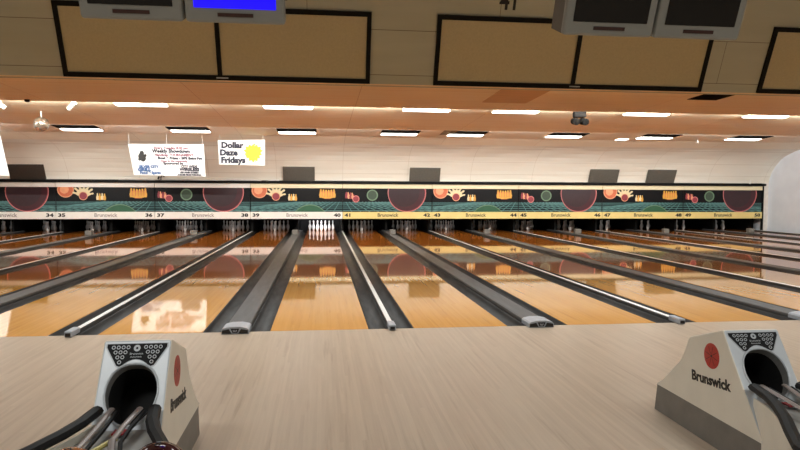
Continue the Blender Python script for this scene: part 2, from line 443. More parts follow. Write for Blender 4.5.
# partitions beside the pins
part = None
for k in range(K0, K1 + 1):
    for t, x in (('n', k * PITCH), ('w', k * PITCH + PITCH / 2)):
        if t == 'w' and k == K1: continue
        if part is None:
            part = obj('pin_partition', bx(-.04, .04, 17.55, 19.7, -.1, 1.2), M_BLACK); o = part
        else: o = part.copy(); COL.objects.link(o)
        o.location = (x, 0, 0)
        a = 40 + 2 * k + (0 if t == 'n' else 1)
        lab = 'dark partition standing between the pins of lanes %d and %d' % (a, a + 1)
        if t == 'n' and k == K0: lab = 'dark partition on the outer side of the pins of lane %d' % (a + 1)
        if t == 'n' and k == K1: lab = 'dark partition at the outer side of the pins of lane %d' % a
        tag(o, lab, 'partition', 'partitions between the pin decks')

# ------------------------------------------------------------------ pins
pp = [(.0, 0), (.0258, 0), (.029, .004), (.0360, .02), (.0500, .057), (.0577, .086), (.0605, .114), (.0580, .149), (.0490, .184), (.0353, .219), (.0260, .238), (.0238, .254), (.0232, .262), (.0240, .275), (.0276, .298), (.0318, .324), (.0323, .343), (.0290, .360), (.0200, .374), (.008, .3805), (.0, .381)]
pm = [0] * (len(pp) - 1); 
b_ = bmesh.new(); lathe(b_, [(max(r, .0005), z) for r, z in pp], 14, mats=pm)
pin = obj('bowling_pin', b_, M_PIN, smooth=True)
POS = []
names = ['head pin', 'left pin of the second row', 'right pin of the second row', 'left pin of the third row', 'middle pin of the third row', 'right pin of the third row',
         'far left pin of the back row', 'inner left pin of the back row', 'inner right pin of the back row', 'far right pin of the back row']
i = 0
for row in range(4):
    for c in range(row + 1):
        POS.append(((c - row / 2) * .3048, 18.29 + row * .264, names[i])); i += 1
firstp = True
for n in range(33, 51):
    for dx, y, nm in POS:
        o = pin if firstp else pin.copy()
        if not firstp: COL.objects.link(o)
        firstp = False
        o.location = (lane_x(n) + dx, y, 0)
        tag(o, 'white bowling pin, %s standing on lane %d' % (nm, n), 'bowling pin', 'bowling pins standing at the ends of the lanes')
# lamps over the pins behind the masking units
for n in range(33, 51):
    p = 30 if n == 40 else (.15 if n in (36, 44, 45, 46) else 1.4 if n in (38, 39, 37) else .8)
    area('pin_lamp', (lane_x(n), 17.45, .8), .8, .1, p, (.95, .97, 1), rot=(math.radians(68), 0, 0), spread=150)

# ------------------------------------------------------------------ masking units
ZT, ZA, ZB, ZL = 1.814, 1.65, .78, .522
AB, AA = .72, 1.59
def disc(bm, cx, cz, r, y, mi, zmin=AB, zmax=AA, n=40):
    """filled disc clipped to the art board"""
    pts = []
    for k in range(n):
        a = 2 * math.pi * k / n
        pts.append((cx + r * math.cos(a), min(max(cz + r * math.sin(a), zmin), zmax)))
    out = []
    for p in pts:
        if not out or (abs(p[0] - out[-1][0]) + abs(p[1] - out[-1][1])) > 1e-4: out.append(p)
    f = bm.faces.new([bm.verts.new((x, y, z)) for x, z in out]); f.material_index = mi
def poly(bm, pts, y, mi):
    f = bm.faces.new([bm.verts.new((x, y, z)) for x, z in pts]); f.material_index = mi
def stroke(bm, x0, z0, x1, z1, wd, y, mi):
    d = Vector((x1 - x0, z1 - z0)); d.normalize(); n = Vector((-d.y, d.x)) * wd / 2
    poly(bm, [(x0 + n.x, z0 + n.y), (x1 + n.x, z1 + n.y), (x1 - n.x, z1 - n.y), (x0 - n.x, z0 - n.y)], y, mi)
def pinshape(bm, cx, cz, h, ang, y, mi):
    pr = [(0, .14), (.12, .17), (.35, .2), (.6, .12), (.72, .08), (.88, .11), (1, .05)]
    L_ = [(-wd * h, (t - .5) * h) for t, wd in pr] + [(wd * h, (t - .5) * h) for t, wd in reversed(pr)]
    c, s = math.cos(ang), math.sin(ang)
    P = [(cx + c * x - s * z, min(cz + s * x + c * z, AA - .005)) for x, z in L_]
    poly(bm, P, y, mi)
ART_M = [M_ART0, M_ARTT, M_ARTL, M_ARTR1, M_ARTR0, M_ARTR2, M_ARTR3, M_ARTO, M_ARTO2, M_ARTC, M_ARTY, M_ARTG, M_ARTG2, M_ARTGD]
(N0, TE, GL, R1, R0, R2, R3, OR, O2, CR, YE, GR, G2, GD) = range(14)
def art(kind):
    bm = bmesh.new(); W = PITCH
    box(bm, .012, W - .012, MASKY, MASKY + .03, .72, 1.59, N0)
    y0 = MASKY - .002; hz = 1.09
    poly(bm, [(.012, AB), (W - .012, AB), (W - .012, hz), (.012, hz)], y0, TE)
    vx = W if kind == 'A' else 0
    y1 = y0 - .002
    for t in (0.05, .14, .26, .42, .62, .86):
        z = hz - (hz - AB) * t
        stroke(bm, .012, z, W - .012, z, .012 + .015 * t, y1, GL)
    for j in range(-14, 15):
        xb = vx + j * .34; xt = vx + j * .12
        if j == 0: continue
        xa, za, xc, zc = xt, hz, xb, AB
        lo, hi = .02, W - .02
        if (xt < lo and xb < lo) or (xt > hi and xb > hi): continue
        def clip(x, z, X, Z):
            if x < lo: t = (lo - x) / (X - x); return lo, z + (Z - z) * t
            if x > hi: t = (hi - x) / (X - x); return hi, z + (Z - z) * t
            return x, z
        p = clip(xa, za, xc, zc); q = clip(xc, zc, xa, za)
        stroke(bm, p[0], p[1], q[0], q[1], .022, y1 - .0007, GL)
    ya = y0 - .005
    if kind == 'A':
        disc(bm, .33, 1.50, .28, ya, O2); disc(bm, .33, 1.50, .25, ya - .001, OR); disc(bm, .29, 1.51, .15, ya - .002, O2)
        for a, h in ((-75, .34), (-48, .38), (-22, .42), (5, .36), (30, .42), (55, .38), (80, .32)):
            r = math.radians(-a)
            pinshape(bm, .92 + math.sin(-r) * .2, 1.31 + math.cos(r) * .19, h, r, ya - .0004 * abs(a) / 20, CR)
        disc(bm, .92, 1.28, .15, ya - .004, O2); disc(bm, .92, 1.28, .125, ya - .005, R3)
        for q in range(4): pinshape(bm, 1.40 + q * .08, 1.26 - .01 * (q % 2), .24, 0, ya - .001 - .0003 * q, YE if q % 2 else CR)
        poly(bm, [(1.36, 1.18), (1.68, 1.18), (1.68, 1.29), (1.36, 1.29)], ya - .0005, YE)
        poly(bm, [(2.50, 1.48), (3.08, 1.48), (3.05, 1.30), (2.9, 1.20), (2.68, 1.20), (2.53, 1.30)], ya, OR)
        for q in range(6): pinshape(bm, 2.55 + q * .096, 1.40 - .03 * (1 - abs(q - 2.5) / 2.5), .32, 0, ya - .001 - .0003 * q, YE)
        for q in range(5): stroke(bm, 2.6 + q * .096, 1.28, 2.6 + q * .096, 1.48, .018, ya - .004, OR)
        disc(bm, 2.16, .29, .70, ya - .001, G2); disc(bm, 2.16, .29, .67, ya - .002, GR)
    else:
        for q in range(4): pinshape(bm, .14 + q * .075, 1.34 - .01 * q, .24, math.radians(8 * (q % 2)), ya - .0003 * q, O2 if q % 2 else R3)
        poly(bm, [(.1, 1.26), (.42, 1.24), (.42, 1.38), (.1, 1.4)], ya + .0004, R3)
        disc(bm, .49, 1.20, .13, ya - .002, R2); disc(bm, .49, 1.20, .10, ya - .003, R3)
        disc(bm, 1.10, 1.34, .21, ya, G2); disc(bm, 1.10, 1.34, .165, ya - .001, GD); disc(bm, 1.08, 1.36, .1, ya - .002, GD)
        disc(bm, 2.40, 1.44, .725, ya, R2); disc(bm, 2.40, 1.44, .70, ya - .001, R3); disc(bm, 2.39, 1.445, .685, ya - .002, R1); disc(bm, 2.31, 1.48, .57, ya - .003, R0)
    for v in bm.verts: v.co.z += .06
    me = bpy.data.meshes.new('artwork'); bm.to_mesh(me); bm.free()
    for a in ART_M: me.materials.append(a)
    return me
art_me = {'A': art('A'), 'B': art('B')}
def front_M(x, y, z): return frame_mat((x, y, z), (1, 0, 0), (0, 0, 1))
for k in range(K0, K1):
    kind = 'A' if k % 2 else 'B'
    n1 = 41 + 2 * k
    tone = 'white' if k < 0 else 'yellow'
    r = empty('masking_unit', (k * PITCH, MASKY, 0), 'board painted with %s, numbered %d and %d on its %s strip' % (
        'orange ball and flying pins' if kind == 'A' else 'one huge dark red ball', n1, n1 + 1, tone), 'painted board', 'painted boards above the pins')
    r.location = (k * PITCH, 0, 0)
    a = link('artwork', art_me[kind], r)
    bm = bmesh.new(); box(bm, .006, PITCH - .006 if k < K1 - 1 else PITCH, MASKY - .035, MASKY + .03, ZA, ZT, bevel=.008)
    obj('top_strip', bm, M_STRIPW if k < -1 else M_STRIPC, r)
    bm = bmesh.new(); box(bm, .006, PITCH - .006 if k < K1 - 1 else PITCH, MASKY - .045, MASKY + .03, ZL, ZB, bevel=.008)
    ns = obj('number_strip', bm, M_STRIPW if k < 0 else M_STRIPY, r)
    bm = bmesh.new()
    add_text(bm, str(n1), .165, front_M(.20, MASKY - .047, .605), 0, 1.5, bold=.007)
    add_text(bm, str(n1 + 1), .165, front_M(PITCH - .20, MASKY - .047, .605), 0, 1.5, bold=.007)
    obj('lane_numbers', bm, M_INK, ns)
    bm = bmesh.new()
    add_text(bm, 'Brunswick', .185, front_M(PITCH / 2, MASKY - .047, .602), 0, 1.0, bold=.002)
    obj('lettering', bm, M_INK if k >= 0 else M_NUMG, ns)
struct(obj('trim_3', bx(16.76, 16.83, MASKY - .02, MASKY + .05, -.1, 1.815), M_BLACK))

# ------------------------------------------------------------------ ceiling lights
def light_fixture(dark):
    r = empty('ceiling_light', (0, 0, 0), '', 'ceiling light')
    y0 = 1.0 if dark else .45; y1 = 1.32 if dark else .64
    if dark: obj('housing', bx(-.6, .6, .45, .98, -.012, .02), M_VOID, r)
    obj('diffuser', bx(-.56, .56, y0, y1, -.03, -.002), M_DIFF, r)
    bm = bmesh.new()
    box(bm, -.58, .58, y0 - .02, y0, -.012, .02); box(bm, -.58, .58, y1, y1 + .02, -.012, .02); box(bm, -.58, -.56, y0, y1, -.012, .02); box(bm, .56, .58, y0, y1, -.012, .02)
    obj('trim_frame', bm, M_WHITE, r)
    return r
sl2 = math.atan2(-.18, 4.3); sl3 = math.atan2(-.125, 2.0)
row1 = [-8.2, -4.9, -1.55, 1.77, 4.0, 7.42, 10.69, 14.0]
ordw = ['leftmost', 'second from the left', 'third from the left', 'fourth from the left', 'fifth from the left', 'sixth from the left', 'seventh from the left', 'rightmost']
p1, p2 = light_fixture(False), light_fixture(True)
for i, x in enumerate(row1[1:-1]):
    o = p1 if i == 0 else copy_tree(p1)
    o.location = (x, 8.12, 3.538); o.rotation_euler = (sl2, 0, 0)
    nm = ordw[i] if i < 5 else 'rightmost'
    tag(o, 'glowing white ceiling light in the nearer ceiling row, %s of six' % nm, 'ceiling light', 'ceiling lights of the nearer row')
for i, x in enumerate(row1):
    o = p2 if i == 0 else copy_tree(p2)
    o.location = (-.76 + (x + .76) * .965, 12.42, 3.443); o.rotation_euler = (sl3, 0, 0)
    tag(o, 'black-backed white ceiling light in the farther ceiling row, %s of eight' % ordw[i], 'ceiling light', 'ceiling lights of the farther row')
# flat things in the ceiling
def ceil_z(y):
    for (a, za), (b, zb) in (((4.76, 3.54), (8.0, 3.463)), ((8.0, 3.545), (12.3, 3.38)), ((12.3, 3.455), (14.3, 3.335))):
        if a <= y < b: return za + (zb - za) * (y - a) / (b - a)
    return 3.335
def ceil_panel(name, x0, x1, y0, y1, z, m_, label, cat, slats=True):
    z = min(ceil_z(y0), ceil_z(y1)) - .001
    bm = bmesh.new(); extr_x(bm, [(y0, ceil_z(y0) - .014), (y1, ceil_z(y1) - .014), (y1, ceil_z(y1) - .001), (y0, ceil_z(y0) - .001)], x0, x1)
    r = empty(name, ((x0 + x1) / 2, (y0 + y1) / 2, z), label, cat)
    o = obj('plate', bm, m_, r); o.matrix_parent_inverse = Matrix.Translation(-r.location)
    if slats:
        bm = bmesh.new()
        for q in range(7):
            y = y0 + (y1 - y0) * (q + .5) / 7; box(bm, x0 + .03, x1 - .03, y - .012, y + .012, ceil_z(y) - .022, ceil_z(y) - .013)
        o = obj('slats', bm, m_, r); o.matrix_parent_inverse = Matrix.Translation(-r.location)
    return r
ceil_panel('ceiling_vent', 6.95, 7.6, 5.15, 6.0, 3.45, M_VOID, 'black square vent in the wooden ceiling above the right framed panel', 'vent')
ceil_panel('ceiling_vent', 3.0, 3.46, 12.5, 13.6, 3.39, M_VENTB, 'brown vent at the left end of a ceiling light in the farther row', 'vent')
ceil_panel('access_hatch', 2.72, 3.7, 5.3, 6.9, 3.45, mat('hatch_wood', (214, 178, 130), .6, stretch=(.2, 2, 1)), 'darker wooden hatch outlined in the ceiling near the tan framed panel', 'hatch', False)
ceil_panel('emergency_light', 9.25, 9.6, 14.0, 14.7, 3.28, M_DIFF, 'small square white light far back in the ceiling on the right', 'ceiling light', False)

# grilles on the curved wall
def grille(x0, x1, m_, label):
    r = empty('wall_grille', ((x0 + x1) / 2, 16.9, 1.915), label, 'grille', 'square grilles above the painted boards')
    bm = bmesh.new(); P0 = (16.94, 1.915); P1 = (16.71, 2.41)
    q = [P0, P1, (P1[0] + .05, P1[1] + .02), (P0[0] + .05, P0[1] + .02)]
    extr_x(bm, q, x0, x1)
    o = obj('grille_plate', bm, m_, r); o.matrix_parent_inverse = Matrix.Translation(-r.location)
    bm = bmesh.new()
    for j in range(12):
        t = (j + .5) / 12; y = P0[0] + (P1[0] - P0[0]) * t; z = P0[1] + (P1[1] - P0[1]) * t
        box(bm, x0 + .04, x1 - .04, y - .014, y + .004, z - .006, z + .006)
    o = obj('louvres', bm, m_, r); o.matrix_parent_inverse = Matrix.Translation(-r.location)
grille(-11.5, -10.33, M_GRILLEB, 'dark brown square grille on the curved wall, beside the far left banner')
grille(-2.16, -1.02, M_GRILLE, 'grey grille on the curved wall right of the hanging yellow-splashed banner')
grille(2.475, 3.62, M_GRILLE, 'grey grille on the curved wall above the number 43')
grille(9.44, 10.6, M_GRILLE, 'grey grille on the curved wall, left one of the right-hand pair')
grille(11.78, 12.94, M_GRILLE, 'grey grille on the curved wall, right one of the right-hand pair')

# ------------------------------------------------------------------ bulkhead panels
nb = Vector((0, -1, -tn)).normalized(); upb = Vector((0, -tn, 1)).normalized()
def bpt(x, z, off=0): return Vector((x, 4.65 - (z - 3.45) * tn, z)) + nb * off
def bbox(bm, x0, x1, z0, z1, o0, o1, mi=0):
    vs = [bm.verts.new(bpt(x, z, o)) for o in (o0, o1) for z in (z0, z1) for x in (x0, x1)]
    for q in ((0, 2, 3, 1), (4, 5, 7, 6), (0, 1, 5, 4), (2, 6, 7, 3), (0, 4, 6, 2), (1, 3, 7, 5)):
        bm.faces.new([vs[i] for i in q]).material_index = mi
def framed(x0, xm, x1, label):
    z0, z1 = 3.455, 4.59; t = .075
    r = empty('framed_panel', bpt((x0 + x1) / 2, z0), label, 'wall panel', 'framed tan panels on the sloping wall')
    bm = bmesh.new()
    bbox(bm, x0, x1, z0, z0 + t, .0, .05); bbox(bm, x0, x1, z1 - t, z1, .0, .05)
    bbox(bm, x0, x0 + t, z0 + t, z1 - t, .0, .05); bbox(bm, x1 - t, x1, z0 + t, z1 - t, .0, .05); bbox(bm, xm - t / 2, xm + t / 2, z0 + t, z1 - t, .0, .05)
    o = obj('frame', bm, M_BLACK, r); o.matrix_parent_inverse = Matrix.Translation(-r.location)
    for a, b in ((x0 + t, xm - t / 2), (xm + t / 2, x1 - t)):
        bm = bmesh.new(); bbox(bm, a, b, z0 + t, z1 - t, .0, .02)
        o = obj('panel', bm, M_TAN, r); o.matrix_parent_inverse = Matrix.Translation(-r.location)
    bm = bmesh.new(); bbox(bm, xm - .06, xm + .14, z0 + .03, z0 + .05, .045, .055)
    o = obj('name_plate', bm, M_PLAQUEW, r); o.matrix_parent_inverse = Matrix.Translation(-r.location)
framed(-5.09, -2.51, .09, 'black-framed tan double panel on the sloping wall, behind the blue screen')
framed(1.24, 3.85, 6.40, 'black-framed tan double panel on the sloping wall, below the number 41')
framed(7.55, 10.15, 12.7, 'black-framed tan panel cut off by the right edge of the view')
bm = bmesh.new(); add_text(bm, '41', .42, frame_mat(bpt(2.49, 4.705, .004), (1, 0, 0), upb), 0, .85, bold=.008)
o = obj('wall_number', bm, M_INK); tag(o, 'black number 41 on the sloping wall above the framed panel', 'number')
bm = bmesh.new(); tube(bm, [bpt(-1.35, 4.76, 0), bpt(-1.35, 4.76, .04)], .05, 14)
o = obj('wall_fitting', bm, M_INK); tag(o, 'small round black fitting on the sloping wall right of the blue screen', 'fitting')

# ------------------------------------------------------------------ monitors
def monitor(x0, x1, lit, label, slot_x=.5):
    r = empty('score_monitor', ((x0 + x1) / 2, -2.4, 2.663), label, 'monitor', 'score monitors hanging in pairs')
    W = x1 - x0; H = .56; Dp = .34
    tilt = Matrix.Rotation(math.atan(tn), 4, 'X')      # face leans towards the floor
    def put(o): o.data.transform(tilt)
    bm = bmesh.new(); box(bm, -W / 2, W / 2, 0, .07, 0, H, bevel=.022)
    put(obj('bezel', bm, M_BEZEL, r))
    bm = bmesh.new(); v = []
    for (a, y, z0, z1) in ((.0, .05, .005, H - .01), (.004, Dp * .9, .005, H - .02), (.02, Dp, .02, H - .04)):
        v.append([bm.verts.new(p) for p in ((-W / 2 + .01 + a, y, z0), (W / 2 - .01 - a, y, z0), (W / 2 - .01 - a, y, z1), (-W / 2 + .01 + a, y, z1))])
    for a, b in zip(v, v[1:]):
        for q in range(4): bm.faces.new((a[q], a[(q + 1) % 4], b[(q + 1) % 4], b[q]))
    bm.faces.new(v[0][::-1]); bm.faces.new(v[-1])
    put(obj('housing', bm, M_HOUSE, r))
    bm = bmesh.new(); n = 8; g = []
    for i in range(n + 1):
        for j in range(n + 1):
            u = i / n * 2 - 1; w_ = j / n * 2 - 1
            g.append(bm.verts.new((u * (W / 2 - .062), -.004 - .006 * (1 - u * u) * (1 - w_ * w_), .1 + (w_ + 1) / 2 * (H - .155))))
    for i in range(n):
        for j in range(n): bm.faces.new((g[i * (n + 1) + j], g[(i + 1) * (n + 1) + j], g[(i + 1) * (n + 1) + j + 1], g[i * (n + 1) + j + 1]))
    put(obj('screen', bm, M_BLUE if lit else M_SCREEN, r, smooth=True))
    bm = bx(-.12, .12, -.006, .01, .045, .07)
    put(obj('sensor_slot', bm, M_SLOT, r))
    obj('hanger_pole', tube(bmesh.new(), [(0, .02, .5), (0, .02, 2.72)], .025, 10), M_HOUSE, r)
monitor(-2.372, -1.70, False, 'dark grey-framed score monitor left of the blue screen')
monitor(-1.685, -1.01, True, 'score monitor showing a plain bright blue screen')
monitor(.998, 1.69, False, 'dark score monitor nearest the number 41, left one of the right pair')
monitor(1.705, 2.385, False, 'dark score monitor, right one of the right-hand pair')

# ------------------------------------------------------------------ ball returns
HP = [(-2.83, 0), (-2.86, .19), (-2.93, .235), (-3.0, .30), (-3.08, .375), (-3.15, .44), (-3.20, .52), (-3.235, .60), (-3.25, .617), (-3.587, .734), (-3.94, .212)]
HW = .345
def make_return():
    r = empty('ball_return', (0, 0, 0), '', 'ball return')
    fy = 3.94                                             # local y = world y + 3.94
    # shell with the oval hole
    bm = bmesh.new()
    shell = [(-2.86, .19)] + HP[2:] + [(-3.95, .19)]
    extr_x(bm, [(y + fy, z) for y, z in shell], -HW / 2, HW / 2)
    bmesh.ops.recalc_face_normals(bm, faces=bm.faces)
    es = [e for e in bm.edges if len(e.link_faces) == 2 and e.calc_face_angle() > .6 and max(v.co.z for v in e.verts) > .25]
    bmesh.ops.bevel(bm, geom=es, offset=.011, segments=3, affect='EDGES', profile=.5)
    tdir = Vector((0, -3.94 + 3.587, .212 - .734)).normalized()       # down the face
    ndir = Vector((0, tdir.z, -tdir.y)).normalized()                   # out of the face
    if ndir.y > 0: ndir = -ndir
    top = Vector((0, -3.587 + fy, .734))
    for f in bm.faces:
        f.normal_update()
        if f.normal.dot(ndir) > .97: f.material_index = 1
    me = bpy.data.meshes.new('hood'); bm.to_mesh(me); bm.free()
    for mm in (M_HOOD, M_FACE, M_RIM, M_PIT): me.materials.append(mm)
    hood = link('hood', me, r)
    def fp(u, v, off=0): return top + Vector((u, 0, 0)) + tdir * v + ndir * off
    c = bmesh.new(); n = 36; rings = []
    outl = []
    for i in range(n):
        a = 2 * math.pi * i / n
        sx = math.copysign(abs(math.cos(a)) ** .85, math.cos(a)); sz = math.copysign(abs(math.sin(a)) ** .9, math.sin(a))
        hw = .126 * (1 - .15 * max(0, -sz)); outl.append((sx * hw - .006 * 0, .272 - sz * .147))
    for off, sc_ in ((.05, 1.0), (-.05, .97), (-.24, .9)):
        rings.append([c.verts.new(fp(u * sc_, .262 + (v - .262) * sc_, off) ) for u, v in outl])
    for q, (a, b) in enumerate(zip(rings, rings[1:])):
        for i in range(n): c.faces.new((a[i], a[(i + 1) % n], b[(i + 1) % n], b[i])).material_index = 2 + q
    c.faces.new(rings[0][::-1]).material_index = 2; c.faces.new(rings[-1]).material_index = 3
    bmesh.ops.recalc_face_normals(c, faces=c.faces)
    cme = bpy.data.meshes.new('cut'); c.to_mesh(cme); c.free()
    for mm in (M_HOOD, M_FACE, M_RIM, M_PIT): cme.materials.append(mm)
    co = bpy.data.objects.new('cut', cme); COL.objects.link(co)
    md = hood.modifiers.new('b', 'BOOLEAN'); md.operation = 'DIFFERENCE'; md.object = co; md.solver = 'EXACT'
    bpy.context.view_layer.update()
    dg = bpy.context.evaluated_depsgraph_get()
    nm = bpy.data.meshes.new_from_object(hood.evaluated_get(dg)); hood.modifiers.clear(); hood.data = nm
    bpy.data.objects.remove(co)
    # rim ring round the hole
    bm = bmesh.new()
    pts = [fp(u * 1.03, .262 + (v - .262) * 1.03, .002) for u, v in outl]
    for i in range(n):
        p, q = pts[i], pts[(i + 1) % n]
        tube(bm, [p, q], .005, 6)
    obj('hole_rim', bm, M_FACE, hood)
    # plinth
    bm = bmesh.new()
    extr_x(bm, [(-2.835 + fy, 0), (-2.865 + fy, .188), (-3.94 + fy, .188), (-3.92 + fy, 0)], -HW / 2 + .006, HW / 2 - .006)
    obj('plinth', bm, M_PLINTH, r)
    # plaque with key-like rings
    bm = bmesh.new()
    out = [(-.150, .022), (.150, .022), (.150, .040), (.092, .132), (.072, .138)]
    for i in range(1, 8):
        t = i / 8; out.append((.072 - .144 * t, .134 - .034 * math.sin(math.pi * t)))
    out += [(-.072, .138), (-.092, .132), (-.150, .040)]
    for off, s_, mi in ((.0015, 1.05, 1), (.003, 1.0, 0)):
        cx_, cv = 0, .07
        a = [bm.verts.new(fp(u * s_, cv + (v - cv) * (1 + (s_ - 1) * 1.6), off)) for u, v in out]
        b = [bm.verts.new(fp(u * s_, cv + (v - cv) * (1 + (s_ - 1) * 1.6), -.004)) for u, v in out]
        bm.faces.new(a).material_index = mi
        for i in range(len(a)): bm.faces.new((a[i], a[(i + 1) % len(a)], b[(i + 1) % len(a)], b[i])).material_index = mi
    pl = obj('plaque', bm, [M_PLAQUE, M_PLAQUEW], hood)
    bm = bmesh.new()
    def ring(u, v, r0, r1, m_=14):
        a = [bm.verts.new(fp(u + r0 * math.cos(2 * math.pi * k / m_), v + r0 * math.sin(2 * math.pi * k / m_), .0036)) for k in range(m_)]
        b = [bm.verts.new(fp(u + r1 * math.cos(2 * math.pi * k / m_), v + r1 * math.sin(2 * math.pi * k / m_), .0036)) for k in range(m_)]
        for k in range(m_): bm.faces.new((a[k], a[(k + 1) % m_], b[(k + 1) % m_], b[k]))
    for s in (-1, 1):
        for rw, cnt in enumerate((4, 3, 2, 1)):
            for q in range(cnt):
                ring(s * (.044 + .0125 * (1 if rw == 9 else 0) + .0245 * q + .012 * rw), .040 + .025 * rw, .0060, .0098)
    ring(0, .045, .006, .017, 20)
    MT = frame_mat(fp(0, .078, .0036), (1, 0, 0), -tdir)
    add_text(bm, 'Brunswick', .0145, MT, 0, 1.1, .0004)
    MT = frame_mat(fp(0, .093, .0036), (1, 0, 0), -tdir)
    add_text(bm, 'Automatic', .0125, MT, 0, 1.1, .0004)
    obj('plaque_print', bm, M_PLAQUEW, pl)
    # emblems and lettering on both sides
    for s in (-1, 1):
        X = s * (HW / 2 + .001)
        bm = bmesh.new(); cy, cz, R_ = -3.49 + fy, .552, .078
        m_ = 32
        a = [bm.verts.new((X + s * .0012, cy + R_ * .96 * math.cos(2 * math.pi * k / m_), cz + R_ * math.sin(2 * math.pi * k / m_))) for k in range(m_)]
        b = [bm.verts.new((X - s * .004, v.co.y, v.co.z)) for v in a]
        bm.faces.new(a)
        for k in range(m_): bm.faces.new((a[k], a[(k + 1) % m_], b[(k + 1) % m_], b[k]))
        for k in range(8):       # dark spokes and segment lines
            t0 = 2 * math.pi * (k + .3) / 8
            d = Vector((0, math.cos(t0), math.sin(t0))); p = Vector((0, -d.z, d.y)) * .0016
            o0 = Vector((X + s * .0022, cy, cz))
            f = bm.faces.new([bm.verts.new(o0 + d * .014 + p), bm.verts.new(o0 + d * .062 + p), bm.verts.new(o0 + d * .062 - p), bm.verts.new(o0 + d * .014 - p)]); f.material_index = 1
        f = bm.faces.new([bm.verts.new((X + s * .0022, cy + .009 * math.cos(k * .785), cz + .009 * math.sin(k * .785))) for k in range(8)]); f.material_index = 1
        obj('red_emblem', bm, [M_RED, M_INK], hood)
        bm = bmesh.new()
        if s < 0: MT = frame_mat((X, -3.29 + fy, .352), (0, -1, .1), (0, 0.0, 1))
        else: MT = frame_mat((X, -3.66 + fy, .390), (0, 1, -.1), (0, 0, 1))
        add_text(bm, 'Brunswick', .088, MT, 0, 1.04, .001, bold=.0028, align='LEFT')
        obj('lettering', bm, M_INK, hood)
    # rack in front of the hood
    ws = [(.10, .15), (-.03, .175), (-.15, .215), (-.3, .285), (-.45, .37), (-.6, .45), (-.85, .48), (-1.2, .48), (-1.4, .40), (-1.5, .30)]
    # beige skirt: closed outline, hollow inside
    bm = bmesh.new()
    ol = [(-w_, y) for y, w_ in ws] + [(w_, y) for y, w_ in reversed(ws)]
    inn = [(x * .94, y + (.012 if y < -1.3 else 0)) for x, y in ol]
    cols = []
    for (x, y), (xi, yi) in zip(ol, inn):
        cols.append([bm.verts.new((x, y, .405)), bm.verts.new((x * .985, y, .13)), bm.verts.new((xi, yi, .13)), bm.verts.new((xi, yi, .405))])
    for a, b in zip(cols, cols[1:]):
        for q in range(4): bm.faces.new((a[q], a[(q + 1) % 4], b[(q + 1) % 4], b[q]))
    bm.faces.new(cols[0]); bm.faces.new(cols[-1][::-1])
    obj('rack_skirt', bm, M_HOOD, r)
    bm = bmesh.new()
    vs = [bm.verts.new((x * .95, y, .372)) for x, y in ol]; bm.faces.new(vs)
    e = bmesh.ops.extrude_face_region(bm, geom=bm.faces[:]); bmesh.ops.translate(bm, vec=(0, 0, -.03), verts=[v for v in e['geom'] if isinstance(v, bmesh.types.BMVert)])
    obj('rack_tray', bm, M_TRAY, r)
    for s in (-1, 1):
        pts = [(s * .135, .12, .462)] + [(s * (w_ - .015), y, max(.42, .455 + .06 * y)) for y, w_ in ws[1:]]
        obj('edge_pad', tube(bmesh.new(), pts, .032, 8, flat=.7), M_PAD, r)
        pts = [(-.075, .14, .46), (-.08, -.1, .44), (-.095, -.4, .42), (-.12, -.8, .42), (-.14, -1.3, .41)] if s < 0 else [(.06, .14, .46), (.035, -.05, .44), (.03, -.2, .43), (.07, -.35, .42), (.15, -.6, .42), (.2, -1.3, .41)]
        obj('guide_rail', tube(bmesh.new(), pts, .016, 8, flat=.5), M_RAIL, r)
        pts = [(-.045, .12, .45), (-.05, -.1, .43), (-.065, -.4, .41), (-.09, -.8, .41), (-.11, -1.3, .40)] if s < 0 else [(.09, .12, .45), (.065, -.05, .43), (.065, -.2, .42), (.105, -.35, .41), (.18, -.6, .41), (.23, -1.3, .40)]
        obj('inner_rail', tube(bmesh.new(), pts, .010, 8), M_PAD, r)
    obj('ball_stop', tube(bmesh.new(), [(.02, -.12, .41), (-.06, -.34, .41)], .011, 8), M_YEL, r)
    bm = bx(-.03, .03, -.02, .04, .39, .398); obj('warning_label', bm, M_REDLBL, r)
    obj('rack_leg', bx(-.1, .1, -.95, -.75, 0, .36), M_PLINTH, r)
    return r
br = make_return()
br.location = (1.714, -3.935, 0); br.scale = (1, 1, .975)
tag(br, 'cream and grey ball return hood standing on the right of the approach', 'ball return', 'ball returns on the approach')
br2 = copy_tree(br); br2.location = (-1.675, -4.03, 0); br2.scale = (.955, .95, 1.035)
tag(br2, 'cream and grey ball return hood on the left with two balls in front', 'ball return', 'ball returns on the approach')
def ball(x, y, z, m_, label):
    bm = bmesh.new(); bmesh.ops.create_uvsphere(bm, u_segments=40, v_segments=24, radius=.108)
    r = obj('bowling_ball', bm, m_, smooth=True, loc=(x, y, z)); tag(r, label, 'bowling ball')
    bm = bmesh.new()
    for a, b in ((.0, .0), (.035, .0), (.017, -.045)):
        d = Vector((a, -.02 + b, 1)).normalized(); c = d * .1075
        bmesh.ops.create_circle(bm, cap_ends=True, segments=14, radius=.012, matrix=Matrix.Translation(c) @ d.to_track_quat('Z', 'Y').to_matrix().to_4x4())
    obj('finger_holes', bm, M_PIT, r)
ball(-1.343, -4.69, .497, M_BALL1, 'dark maroon bowling ball lying on the left ball return')
ball(-1.64, -4.71, .497, M_BALL2, 'tan bowling ball at the bottom edge, on the left ball return')

